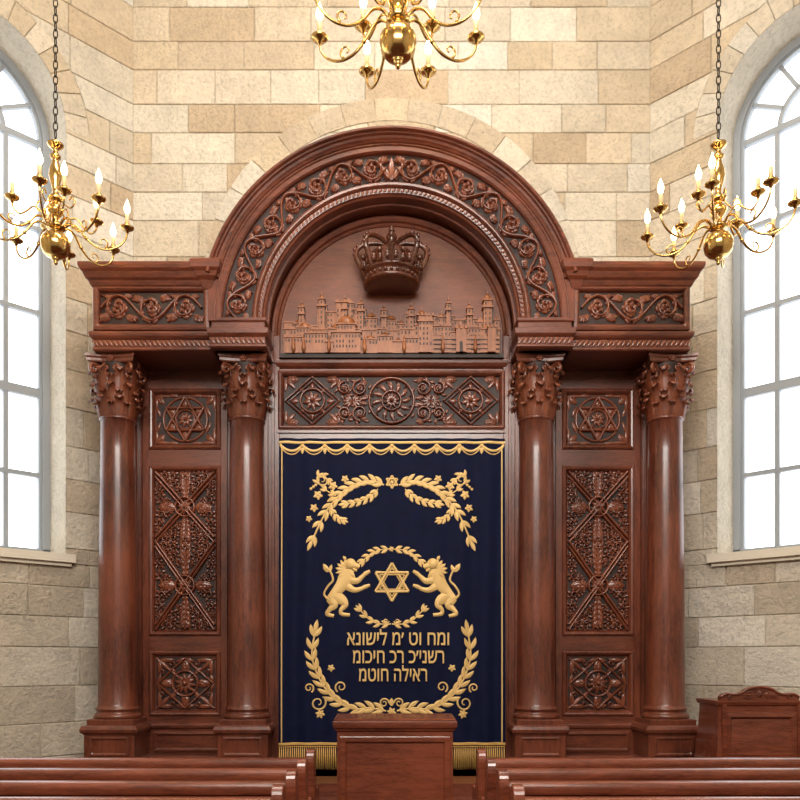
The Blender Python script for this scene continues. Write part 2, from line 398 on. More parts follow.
    for cz, h2 in ((zm + hh * .56, hh * .44), (zm - hh * .44, hh * .56)):
        for q in (-1, 1):
            for dd in (-.028, .028):
                o.strip([(uc - w, cz - q * h2 * .95 + dd), (uc, cz + dd), (uc + w, cz + q * h2 * .95 + dd)], .014, .065)
        o.rosette(uc, cz, .09, .08, 8); o.ring(uc, cz, .102, .012, .07)
        for q in (-1, 1):
            o.strip([(uc, cz + q * .1), (uc, cz + q * h2 * .9)], .010, .04)
            o.rosette(uc, cz + q * h2 * .90, .06, .055, 7)
            for e in (-1, 1):
                for t, L_ in ((.24, .06), (.34, .08), (.45, .10), (.56, .12), (.68, .12), (.79, .12)):
                    o.leaf(uc, cz + q * h2 * t, pi / 2 * q - e * q * .95, L_, .042, .045, e * q * .9)
                for (fu, ft, fr_) in ((.38, .68, .036), (.40, .88, .036), (.68, .90, .036), (.20, .52, .026), (.62, .78, .026)):
                    xx, zz = uc + e * w * fu, cz + q * h2 * ft
                    o.spiral(xx, zz, fr_, -pi / 2 * q, 1.25, e * q, .009, .045)
                    for k in range(7):
                        a = -pi / 2 * q + k * .9; o.leaf(xx + fr_ * .9 * cos(a), zz + fr_ * .9 * sin(a), a + .5 * e, fr_ * 1.25, fr_ * .62, .042, .5)
                for (fu, ft, fr_) in ((.82, .22, .040), (.60, .13, .030), (.88, .48, .034), (.90, .68, .024)):
                    xx, zz = uc + q * w * fu, cz + e * h2 * ft
                    o.spiral(xx, zz, fr_, pi if q > 0 else 0, 1.25, e * q, .009, .045)
                    for k in range(7):
                        a = k * .9; o.leaf(xx + fr_ * .9 * cos(a), zz + fr_ * .9 * sin(a), a + .5 * e, fr_ * 1.15, fr_ * .62, .042, .5)
            o.acanthus(uc + q * .11, cz, 0 if q > 0 else pi, .19, .2, .05)
    # low panel
    zc = 1.15
    o.strip([(uc - .3, zc), (uc, zc + .27), (uc + .3, zc), (uc, zc - .27)], .014, .045, True)
    for q in (-1, 1): o.strip([(uc - .31, zc - q * .27), (uc + .31, zc + q * .27)], .012, .03)
    o.rosette(uc, zc, .12, .06, 10); o.ring(uc, zc, .135, .011, .045)
    for k in range(4):
        a = k * pi / 2; o.acanthus(uc + .14 * cos(a), zc + .13 * sin(a), a, .13, .16, .04)
        a += pi / 4
        for e in (-1, 0, 1): o.leaf(uc + .28 * (1 if cos(a) > 0 else -1), zc + .25 * (1 if sin(a) > 0 else -1), a + pi + e * .65, .17, .05, .042, e * .3)
        o.leaf(uc + .15 * cos(a), zc + .15 * sin(a), a, .09, .05, .04)
        for e in (-1, 1):
            o.leaf(uc + .30 * cos(k * pi / 2), zc + .265 * sin(k * pi / 2), k * pi / 2 + pi + e * 1.25, .11, .04, .035)
            sx = 1 if cos(a) > 0 else -1; sz_ = 1 if sin(a) > 0 else -1
            o.spiral(uc + sx * (.25 if e > 0 else .14), zc + sz_ * (.12 if e > 0 else .22), .03, 0, 1.3, e, .008, .04)
    # central jambs
    F.box(1.17, 1.40, .36, .9, PB, 4.60)
    F.box(1.22, 1.25, .345, .37, PB, 4.5); F.box(1.285, 1.33, .33, .37, PB, 4.5)
F.T = None; C.T = None
# arch
t0 = math.asin(.46 / 1.90)
F.arc([(1.78, 1.12), (1.885, 1.12), (1.885, -.06), (1.90, -.07), (1.90, -.10), (1.885, -.12), (1.865, -.12), (1.85, -.09), (1.84, -.085), (1.83, -.06), (1.81, -.05), (1.80, -.04), (1.785, -.03), (1.77, -.005), (1.76, .05)][::-1], AZ, t0, pi - t0, 72, 1)
F.arc([(1.78, .3), (1.78, -.02), (1.765, -.03), (1.75, -.015), (1.71, -.015), (1.695, 0), (1.69, .035), (1.40, .035), (1.395, -.01), (1.38, -.03), (1.36, -.035), (1.345, -.02), (1.335, .0), (1.30, .01), (1.29, .03), (1.275, .04), (1.27, .06), (1.27, .42)], AZ, 0, pi, 80, 1)
F.arc([(1.69, .032), (1.40, .032)], AZ, 0.005, pi - .005, 80, 3, caps=False)
F.arc([(1.275, .38), (1.25, .33), (1.225, .33), (1.20, .345), (1.19, .37), (1.165, .385), (1.165, .44)], AZ, 0, pi, 72, 1)
F.arc([(1.27, .15), (1.25, .15), (1.25, .2), (1.27, .2)], AZ, 0, pi, 72, 1)
for sg in (-1, 1):
    F.T = lambda x, y, z, sg=sg: (sg * x, y, z)
    F.box(1.165, 1.275, .345, .45, 4.5, AZ + .005); F.box(1.225, 1.28, .33, .4, 4.5, AZ + .005)
F.T = None
# two mirrored runs of scrollwork meeting in a palmette at the crown of the arch
for sg in (-1, 1):
    oa = Orn(C, lambda u, v, h, sg=sg: (sg * (1.545 + v) * cos(u / 1.545), .032 - h, AZ + (1.545 + v) * sin(u / 1.545)))
    oa.rinceau(.03, 1.545 * pi / 2 - .05, 0, .145, 8, .062)
    oa.leaf(1.545 * pi / 2 - .01, -.11, pi / 2 + .6, .18, .06, .05)
oa.leaf(1.545 * pi / 2, -.12, pi / 2, .24, .07, .055)
ob = Orn(C, lambda u, v, h: ((1.32 + v) * cos(pi - u / 1.32), .005 - h, AZ + (1.32 + v) * sin(pi - u / 1.32)))
n = 92
for i in range(n):
    u = 1.32 * pi * (i + .5) / n; ob.leaf(u - .015, -.014, .7, .05, .03, .018)
# tympanum ground
YT = .40
pts = [(1.18 * cos(pi * i / 48), .40, AZ + 1.18 * sin(pi * i / 48)) for i in range(49)] + [(-1.18, .40, 4.55), (1.18, .40, 4.55)]
F.loft([pts, [(x, .6, z) for x, y, z in pts]], 2)
# entablature between tympanum and curtain
F.rectloft(-1.17, 1.17, .38, .9, [(0, 4.40), (.0, 4.42), (.0, 4.45), (.03, 4.47), (.045, 4.50), (.05, 4.53), (.03, 4.55), (.0, 4.57), (-.0, 4.58)], 1)
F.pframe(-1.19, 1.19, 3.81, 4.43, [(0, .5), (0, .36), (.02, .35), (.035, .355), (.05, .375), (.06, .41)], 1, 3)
F.box(-1.2, 1.2, .37, .9, 3.66, 3.83, 1); F.box(-1.2, 1.2, .35, .4, 3.77, 3.80, 1)
F.box(-1.3, 1.3, .5, .9, PB, 3.7, 4)
F.box(-1.2, 1.2, .36, .5, PB, .27, 0)
F.box(-1.2, 1.2, .45, .9, 3.7, 4.6, 0)
o = Orn(C, lambda u, v, h: (u, .41 - h, v)); zc = 4.12
for sg in (-1, 1):
    u = sg * .83
    for k, m_ in ((.27, .012), (.22, .009)): o.strip([(u - k * 1.05, zc), (u, zc + k * .93), (u + k * 1.05, zc), (u, zc - k * .93)], m_, .045, True)
    o.ring(u, zc, .125, .012, .045); o.rosette(u, zc, .105, .06, 8)
    for e in (-1, 1):
        o.leaf(u + e * .15, zc, 0 if e > 0 else pi, .08, .06, .035); o.leaf(u, zc + e * .13, e * pi / 2, .06, .05, .035)
        for f in (-1, 1):
            o.acanthus(u + e * .27, zc + f * .225, (0 if e < 0 else pi), .13, .11, .04)
            o.leaf(u + e * .28, zc + f * .23, -f * pi / 2, .13, .05, .035); o.leaf(u + e * .27, zc + f * .22, atan2(-f, -e), .13, .05, .04)
            o.leaf(u + e * .08, zc + f * .08, atan2(f, e), .08, .04, .04)
    for f in (-1, 1):
        for (su, r_) in ((.33, .085), (.49, .07)):
            o.spiral(sg * su, zc + f * .13, r_, pi / 2 * f, 1.5, -sg * f, .013, .05); o.rosette(sg * su, zc + f * .13, .04, .05, 6)
            for q in range(6):
                a = q * 1.05; o.leaf(sg * su + r_ * cos(a), zc + f * .13 + r_ * sin(a), a + .6, .06, .03, .04, .5)
        o.leaf(sg * .25, zc + f * .03, 0 if sg > 0 else pi, .10, .05, .045, .3 * f)
        o.acanthus(sg * .26, zc + f * .2, (pi / 2) * f * .3 + (0 if sg > 0 else pi), .09, .08, .04)
    for k in range(5):
        o.leaf(sg * .42, zc, (0 if sg > 0 else pi) + (k - 2) * .5, .10, .035, .04)
        o.leaf(sg * .41, zc, (pi if sg > 0 else 0) + (k - 2) * .5, .10, .035, .04)
o.ring(0, zc, .235, .014, .05); o.ring(0, zc, .10, .011, .045); o.rosette(0, zc, .09, .065, 10)
for k in range(12):
    a = 2 * pi * k / 12; o.leaf(.11 * cos(a), zc + .11 * sin(a), a, .105, .052, .05, .5); o.dome(.205 * cos(a + .26), zc + .205 * sin(a + .26), .012, .035, 6)
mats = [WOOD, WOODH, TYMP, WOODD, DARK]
fo = F.obj('ark_frame', mats, ark)
md = fo.modifiers.new('edge', 'BEVEL'); md.width = .004; md.segments = 1; md.limit_method = 'ANGLE'; md.angle_limit = radians(50)
C.obj('ark_carvings', [CARV], ark)

# city relief: terraces of houses, domes, towers and the crenellated city wall
B = MB()
def cb(x0, x1, y0, y1, dep, mat=0): B.box(X(x0, YT), X(x1, YT), YT - dep, YT + .02, Z(y1, YT), Z(y0, YT), mat)
def cdome(cx, y, r, dep, mat=0, ry=1.0):
    c = X(cx, YT); rr = r * .0105; zb = Z(y, YT)
    rings = [[(c + rr * cos(p) * cos(a), YT - dep * .4 - min(rr, .09) * cos(p) * abs(sin(a)), zb + rr * ry * sin(p)) for a in [pi * j / 10 for j in range(11)]] for p in (0, .3, .6, .9, 1.2, 1.5)]
    B.loft(rings, mat, True, closed=False, cap0=False)
    B.box(c - .004, c + .004, YT - dep * .7, YT, zb + rr * ry, zb + rr * ry + .035)
def wins(x0, x1, y0, y1, dep):
    n_ = max(1, int((x1 - x0 - 1) / 2.8)); yy = y0 + 2.5
    while yy < y1 - 3:
        for i in range(n_):
            xx = x0 + (x1 - x0) * (i + .5) / n_
            if R() < .85: cb(xx - .65, xx + .65, yy, yy + 2.6, dep + .003, 1)
        yy += 5
def crenel(x0, x1, y, dep):
    n_ = max(2, int((x1 - x0) / 3)); w = (x1 - x0) / (n_ * 2 - 1)
    for i in range(n_): cb(x0 + 2 * i * w, x0 + (2 * i + 1) * w, y - 2, y + .5, dep)
def house(x0, x1, top, dep, kind=None):
    cb(x0, x1, top, 357, dep); wins(x0, x1, top, 350, dep); cb(x0 - .4, x1 + .4, top, top + 1.2, dep + .012)
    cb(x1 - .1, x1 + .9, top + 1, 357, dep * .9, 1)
    q = R() if kind is None else kind; w = x1 - x0
    if q < .45: cdome((x0 + x1) / 2, top, w * .4, dep)
    elif q < .6: crenel(x0, x1, top, dep)
    elif q < .8: B.prism_y([(X(x0, YT), Z(top, YT)), (X(x1, YT), Z(top, YT)), (X((x0 + x1) / 2, YT), Z(top - 4.5, YT))], YT - dep, YT)
random.seed(11)
x = 284.5
while x < 496:
    w = min(U(8, 13), 499 - x); top = 318 + 5 * sin(x * .07) + U(-6, 6)
    if 312 < x < 352: top -= 6
    house(x, x + w, top, .035); x += w * .95
def tower(cx, top, w, dep):
    cb(cx - w / 2, cx + w / 2, top, 357, dep); cb(cx - w * .7, cx + w * .7, top + 7, top + 8.5, dep + .02); cb(cx - w * .65, cx + w * .65, top, top + 1.2, dep + .015)
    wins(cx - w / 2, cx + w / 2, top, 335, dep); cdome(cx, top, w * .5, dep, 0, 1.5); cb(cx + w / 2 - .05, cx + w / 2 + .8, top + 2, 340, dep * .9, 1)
for cx, top, w in ((322, 301, 6), (345, 304, 5), (361, 306, 5), (411, 311, 5), (448, 305, 4), (487, 302, 8), (302, 309, 5), (469, 310, 5), (384, 312, 5)): tower(cx, top, w, .065)
x = 284.5
while x < 496:
    w = min(U(10, 17), 499 - x); house(x, x + w, 331 + U(-4, 4), .085); x += w
cb(333, 361, 337, 357, .125); wins(333, 361, 337, 356, .125); cb(332, 362, 336, 337.6, .14); cb(338, 356, 329, 337, .115); wins(338, 356, 328, 337, .115); cb(337, 357, 328, 329.2, .13); cdome(347, 328, 9, .115, 0, 1.1)
house(306, 328, 337, .12, .9); cdome(312, 337, 5, .12); cdome(322, 337, 4.5, .12)
house(286, 304, 341, .12, .5); cdome(291, 341, 4, .12); cdome(299, 341, 4, .12)
cb(418, 432, 322, 357, .14); crenel(417, 433, 321, .15); wins(418, 432, 325, 353, .14); cb(417, 433, 326, 327.5, .155)
for k in range(7):
    a = 432 + k * 9.4; cb(a, a + 9.4, 340 + (k % 2), 357, .12 + .008 * (k % 2)); crenel(a, a + 9.4, 340 + (k % 2), .12)
cb(455, 465, 334, 357, .15); crenel(454.5, 465.5, 334, .16); cb(458.5, 461.5, 347, 357, .154, 1); cb(486, 494, 333, 357, .15); crenel(485.5, 494.5, 333, .16)
for yy in (344, 348.5, 353): cb(433, 498, yy, yy + .7, .132, 1)
house(363, 378, 343, .115, .2); house(378, 392, 340, .125, .1); house(392, 405, 345, .115, .9); cdome(398, 345, 5, .115); house(405, 418, 342, .12, .5)
house(326, 334, 346, .13, .5)
for cx in (295, 305, 330, 365, 404, 442, 474):
    zb = Z(357, YT); c = X(cx, YT); B.lathe(c, YT - .14, [(.012, zb), (.022, zb + .04), (.016, zb + .10), (.002, zb + .17)], 8)
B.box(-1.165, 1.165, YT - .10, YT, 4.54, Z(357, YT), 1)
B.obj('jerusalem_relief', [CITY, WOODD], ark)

# crown
K = MB(); cy = .22; zb = 5.225; rb = .265
K.lathe(0, cy, [(.01, zb + .01), (rb - .03, zb), (rb + .01, zb), (rb + .025, zb + .015), (rb + .025, zb + .035), (rb, zb + .045), (rb - .005, zb + .10), (rb + .015, zb + .11), (rb + .03, zb + .125), (rb + .025, zb + .145), (rb, zb + .15), (rb - .03, zb + .15), (rb - .035, zb + .2), (rb * .8, zb + .33), (.12, zb + .40), (.01, zb + .41)], 48, 0)
for k in range(28):
    a = 2 * pi * k / 28; K.sphere((rb * cos(a), cy + rb * sin(a), zb + .073), .019, 0, 6)
NP = 8
for k in range(NP):
    a = 2 * pi * (k + .5) / NP - pi / 2 + pi / NP
    ca, sa = cos(a), sin(a)
    path = [(rb + .005, .14), (rb + .05, .22), (rb + .095, .31), (rb + .085, .39), (rb + .01, .44), (rb - .11, .45), (.09, .435), (.03, .42)]
    pp = [(r * ca, cy + r * sa, zb + z) for r, z in crv(path, 5)]
    K.tube(pp, [.030 - .012 * i / len(pp) for i in range(len(pp))], 8)
    for i in range(2, len(pp) - 4, 3):
        p = pp[i]; K.sphere((p[0] + .02 * ca, p[1] + .02 * sa, p[2] + .015), .02, 0, 6)
    for da, hgt in ((0, 0.15), (-.14, .1), (.14, .1)):
        aa = a + da; r = rb + .03
        K.sphere((r * cos(aa), cy + r * sin(aa), zb + .15 + hgt * .5), .030, 0, 6, 1.6)
    a2 = a + pi / NP; r = rb + .02
    K.tube([(r * cos(a2), cy + r * sin(a2), zb + .14), ((r + .02) * cos(a2), cy + (r + .02) * sin(a2), zb + .23)], [.026, .014], 6)
    K.sphere(((r + .022) * cos(a2), cy + (r + .022) * sin(a2), zb + .25), .03, 0, 6)
K.lathe(0, cy, [(.01, zb + .40), (.06, zb + .42), (.07, zb + .44), (.05, zb + .46), (.025, zb + .47), (.05, zb + .49), (.058, zb + .515), (.045, zb + .545), (.015, zb + .56), (.012, zb + .57), (.012, zb + .62), (.001, zb + .63)], 20)
K.box(-.035, .035, cy - .01, cy + .01, zb + .583, zb + .603)
K.obj('crown', [CROWNM, WOODD], ark)

# ------------------------------------------------------------------ CURTAIN
CYD = .30
def cyf(x, z):
    e = abs(x) / 1.18; A = .006 + .028 * e ** 2.2
    lo = max(0, min(1, (3.6 - z) / 2.5))
    return CYD + A * sin(x * 24 + .5 * sin(z * 1.3)) * (.5 + .5 * lo) + .011 * sin(x * 8 + 1) * (.3 + .7 * lo)
Q = MB(); nx, nz = 220, 40; x0, x1 = X(279, CYD), X(505, CYD); z0, z1 = .40, 3.70
rings = [[(x0 + (x1 - x0) * i / nx, cyf(x0 + (x1 - x0) * i / nx, z0 + (z1 - z0) * j / nz), z0 + (z1 - z0) * j / nz) for i in range(nx + 1)] for j in range(nz + 1)]
Q.loft(rings, 0, True, closed=False, cap0=False, cap1=False)
rings = [[(x, y + .012, z) for x, y, z in r] for r in rings]
Q.loft(rings, 0, True, closed=False, cap0=False, cap1=False)
curt = Q.obj('ark_curtain', [VEL])
E = MB()
em = Orn(E, lambda u, v, h: (X(u, CYD), cyf(X(u, CYD), Z(v, CYD)) - .002 - h, Z(v, CYD)))
HG = .006
for xx in (282, 502): em.strip([(xx, 446 + i * 7.4) for i in range(41)], .7, HG)
em.strip([(279 + i * 2.26, 442.5) for i in range(101)], 1.3, HG)
ns = 10
for i in range(ns):
    a = 280 + 224 * i / ns; w = 224 / ns
    for dd, ww in ((0, 1.2), (2.6, .6)):
        em.strip([(a + w * t / 12, 444.5 + dd * .4 + (6.5 + dd) * sin(pi * t / 12) ** .8) for t in range(13)], ww, HG)
    if i: em.dome(a, 446, 2.2, .014); em.leaf(a, 446, pi / 2, 8, 4, HG * 1.6)
for sg in (-1, 1):
    em.fm = lambda u, v, h, sg=sg: (X(CX + sg * (u - CX), CYD), cyf(X(CX + sg * (u - CX), CYD), Z(v, CYD)) - .002 - h, Z(v, CYD))
    # top spray: full leafy branch sweeping from the small star out and down
    p = crv([(384, 485), (372, 481), (358, 483), (345, 490), (334, 501), (324, 515), (312, 541)], 4)
    em.laurel(p, 11, 4.3, HG, 2, .85)
    p = crv([(378, 489), (370, 497), (358, 502), (346, 504)], 4); em.laurel(p, 8, 3.6, HG, 2, .6)
    p = crv([(336, 496), (326, 490), (317, 480), (321, 474), (327, 479)], 4); em.laurel(p, 6.5, 3.2, HG, 3, .7)
    em.spiral(322, 480, 6, 0, 1.3, 1, .9, HG)
    for (fx, fy, r) in ((333, 486, 5), (318, 495, 5), (314, 508, 4.4), (345, 479, 4.2), (309, 519, 3.6)): em.rosette(fx, fy, r, HG * 1.4, 5)
    p = crv([(330, 508), (336, 517), (342, 520)], 4); em.laurel(p, 7, 3.2, HG, 2, .6)
    for k in range(4): em.dome(311 + k * 2.4, 489 - k * 2.0, 1.5, HG)
    # upper wreath
    p = crv([(390, 549), (380, 550), (372, 553), (364, 560)], 3); em.laurel(p, 8, 3.2, HG, 2, .6)
    # lower wreath
    p = crv([(391, 624), (380, 624), (370, 620), (361, 611)], 3); em.laurel(p, 8, 3.2, HG, 2, .7)
    em.spiral(386, 621, 3, 0, 1.2, 1, .7, HG)
    # bottom spray
    p = crv([(386, 711), (370, 708), (354, 709), (338, 702), (326, 690), (317, 674), (312, 655), (315, 632)], 4)
    em.laurel(p, 13, 4.6, HG, 2, .9)
    em.spiral(318, 703, 8, -.5, 1.3, 1, 1.0, HG); em.spiral(309, 688, 5, 1, 1.3, -1, .9, HG)
    em.spiral(341, 687, 6, 2.2, 1.3, 1, .9, HG); em.rosette(320, 714, 5, HG * 1.4, 6); em.spiral(384, 703, 5, 0, 1.4, -1, .9, HG)
    for (fx, fy, r) in ((331, 668, 4), (346, 718, 4)): em.rosette(fx, fy, r, HG * 1.4, 5)
    # lion rampant facing the star
    def st(pts, ws, h=HG * 1.5):
        p = crv([(a, b_, w) for (a, b_), w in zip(pts, ws)], 6)
        em.strip([(q[0], q[1]) for q in p], [max(.5, q[2]) for q in p], h)
    st([(348, 569), (346, 578), (341, 586), (335, 593), (331, 599)], [6, 7.5, 6, 4.6, 4.6])
    st([(350, 580), (357, 581), (362, 577), (366, 573)], [4, 3, 2.2, 1.8]); st([(365, 574), (370, 571)], [2.3, 1.5])
    st([(347, 586), (354, 590), (361, 589), (366, 586)], [4, 2.8, 2.1, 1.8]); st([(365, 587), (370, 585)], [2.2, 1.4])
    st([(334, 595), (342, 600), (345, 605), (341, 610), (342, 614), (350, 615)], [5.5, 5, 3.2, 2.1, 2, 1.7])
    st([(331, 598), (334, 605), (330, 609), (327, 614), (334, 616)], [5.4, 4.2, 2.5, 2.1, 1.7])
    st([(329, 600), (324, 594), (328, 586), (333, 580), (330, 571), (326, 568)], [1.4, 1.1, 1.1, 1.1, 1.1, 1.4]); em.leaf(328, 572, -2.1, 10, 5, HG * 1.4); em.leaf(329, 572, -1.2, 8, 4, HG * 1.4)
    for k in range(12):
        a = .6 + k * .42; em.leaf(347 + 2 * cos(a), 570 + 2 * sin(a), a, 10, 4, HG * 1.8, .4)
    em.dome(350.5, 564, 5.6, HG * 3.2, 14); st([(351, 565), (356, 566), (359.5, 567.5)], [4.2, 3.1, 1.8], HG * 2.6); st([(353, 569), (357, 571)], [2.0, 1.2], HG * 2.2)
    em.leaf(346, 560, -2.2, 5, 3.4, HG * 2.5)
em.fm = lambda u, v, h: (X(u, CYD), cyf(X(u, CYD), Z(v, CYD)) - .002 - h, Z(v, CYD))
em.star(392, 582, 19, 1.3, HG * 1.6); em.star(392, 582, 14.5, .6, HG * 1.3)
em.star(392, 482, 6.5, .9, HG * 1.3); em.rosette(392, 482, 2.4, HG, 6)
em.rosette(391.5, 549, 3, HG, 6); em.rosette(391.5, 712, 5, HG * 1.4, 6); em.leaf(391.5, 706, -pi / 2, 8, 5, HG)
E.obj('gold_embroidery', [GOLD], curt)
# fringe
G = MB()
G.loft([[(x0 + (x1 - x0) * i / nx, cyf(x0 + (x1 - x0) * i / nx, .5) - .008 - dy, z) for i in range(nx + 1)] for dy, z in ((0, .545), (.008, .54), (.008, .52), (0, .515))], 0, False, closed=False, cap0=False, cap1=False)
nf = 110
for i in range(nf):
    xx = x0 + (x1 - x0) * (i + .5) / nf; y = cyf(xx, .45) - .006
    G.sphere((xx, y - .004, .50), .0095, 0, 5)
    G.tube([(xx, y, .495), (xx, y - .004, .40), (xx + U(-.004, .004), y - .002, .27 + U(-.006, .006))], [.0055, .0075, .0095], 5)
G.obj('gold_fringe', [GOLDF], curt)
for txt, py, pxa, pxb, in (("אנושיל מ׳ טו חמו", 645, 347, 449), ("מוכיח כר כ׳ינשר", 663, 353, 444), ("מטוח הליאר", 681, 359, 427)):
    cu = bpy.data.curves.new('hebrew_text', 'FONT'); cu.body = txt; cu.size = .2; cu.extrude = .002; cu.offset = 0.0
    cu.bevel_depth = .0028; cu.bevel_resolution = 1
    cu.align_x = 'LEFT'
    to = bpy.data.objects.new('hebrew_text', cu); bpy.context.collection.objects.link(to); cu.materials.append(GOLD)
    to.rotation_euler = (pi / 2, 0, 0); bpy.context.view_layer.update()
    bb = [Vector(c) for c in to.bound_box]; bx0 = min(v.x for v in bb); bx1 = max(v.x for v in bb)
    wx = X(pxb, CYD) - X(pxa, CYD); sc = wx / max(.01, bx1 - bx0)
    to.scale = (sc, 1.06, 1)
    to.location = (X(pxa, CYD) - bx0 * sc, CYD - .026, Z(py, CYD)); to.parent = curt

# ------------------------------------------------------------------ WALLS
WY = 1.3; WXh = 3.005; HT = 10.5; q2 = 1 / sqrt(2)
def side(sg):
    return lambda s_, g, z: (sg * (WXh + s_ * q2 + g * q2), WY - s_ * q2 + g * q2, z)
random.seed(3)
courses = [0.0]
while courses[-1] < HT: courses.append(courses[-1] + random.choice((.33, .36, .40, .42)))
pal = [(219, 209, 191), (215, 203, 182), (225, 217, 201), (209, 193, 168), (217, 206, 186), (221, 212, 194), (205, 188, 163), (214, 199, 175), (226, 220, 207), (220, 208, 188), (202, 182, 155), (212, 195, 168)]
def stone(mb, poly, g0=0.0, proud=.022, low=0.0):
    xs = [p[0] for p in poly]; zs = [p[1] for p in poly]
    ca, cb_ = (min(xs) + max(xs)) / 2, (min(zs) + max(zs)) / 2; ha, hb = (max(xs) - min(xs)) / 2, (max(zs) - min(zs)) / 2
    if ha < .03 or hb < .03: return
    def sc(d): return [(ca + (p[0] - ca) * max(.2, 1 - d / ha), cb_ + (p[1] - cb_) * max(.2, 1 - d / hb)) for p in poly]
    c = random.choice(pal); k = U(.96, 1.03)
    c = tuple(min(255, x * k) for x in c)
    if low > 0: g = sum(c) / 3 * 1.06; c = tuple(min(255, x * (1 - low) + (g + d) * low) for x, d in zip(c, (11, 1, -14)))
    mb.col = lin(c)
    pr = proud + U(-.003, .004)
    mb.loft([[(a, g0 + .005, b_) for a, b_ in sc(.003)], [(a, g0 - pr + .007, b_) for a, b_ in sc(.004)], [(a, g0 - pr, b_) for a, b_ in sc(.010)]], 0, cap0=False)
MORT = lin((208, 198, 178))
PR = .016
ZS, RW, SC, ZSILL = 7.19, .88, 1.674, 2.55
def rows(mb, s0, s1, hole=None):
    for i in range(len(courses) - 1):
        za, zb_ = courses[i], min(courses[i + 1], HT)
        s_ = s0 - (U(0, .4))
        low = max(0, min(.6, (4.2 - za) / 4))
        while s_ < s1:
            w = U(.5, 1.0); a, b_ = max(s_, s0), min(s_ + w, s1)
            if s1 - b_ < .12: b_ = s1
            s_ = b_ if b_ == s1 else s_ + w
            if b_ - a < .05: continue
            if not hole: stone(mb, [(a, za), (b_, za), (b_, zb_), (a, zb_)], 0, PR, low=low); continue
            parts = []
            if a < SC: parts.append((a, min(b_, SC), -1))
            if b_ > SC: parts.append((max(a, SC), b_, 1))
            if b_ <= SC - RW - .35 or a >= SC + RW + .35 or zb_ <= ZSILL - .12 or za >= ZS + RW + .3:
                stone(mb, [(a, za), (b_, za), (b_, zb_), (a, zb_)], 0, PR, low=low); continue
            for (pa, pb, d) in parts:
                for (zl, zh) in ((za, min(zb_, ZSILL - .10)), (max(za, ZSILL - .10), zb_)):
                    if zh - zl < .03: continue
                    if zh <= ZSILL - .09: stone(mb, [(pa, zl), (pb, zl), (pb, zh), (pa, zh)], 0, PR, low=low); continue
                    poly_e = []
                    for k in range(9):
                        z = zl + (zh - zl) * k / 8
                        if z < ZS: e = RW
                        else:
                            rr = RW + .27; e = sqrt(max(0, rr * rr - (z - ZS) ** 2))
                            if z < ZS + .02: e = RW + .0
                        poly_e.append((e, z))
                    if d < 0:
                        if pa >= SC - min(e for e, z in poly_e): continue
                        pl = [(pa, zh), (pa, zl)] + [(max(pa, min(pb, SC - e)), z) for e, z in poly_e]
                    else:
                        if pb <= SC + min(e for e, z in poly_e): continue
                        pl = [(pb, zh), (pb, zl)] + [(min(pb, max(pa, SC + e)), z) for e, z in poly_e]
                    stone(mb, pl, 0, PR, low=low)
W = MB(); W.col = MORT
W.box(-WXh - .38, WXh + .38, WY, WY + .5, 0, HT)
W.T = lambda s_, g, z: (s_, WY + g, z)
rows(W, -WXh + .0, WXh - .0)
n = 17
for i in range(n):
    a0, a1 = pi * i / n, pi * (i + 1) / n
    pl = [(2.2 * cos(a0 + (a1 - a0) * k / 3), 5.72 + 2.2 * sin(a0 + (a1 - a0) * k / 3)) for k in range(4)] + [(1.93 * cos(a1 - (a1 - a0) * k / 3), 5.72 + 1.93 * sin(a1 - (a1 - a0) * k / 3)) for k in range(4)]
    stone(W, pl, 0, .028)
W.T = None
W.obj('wall_back', [STONE])
YR = -9.6
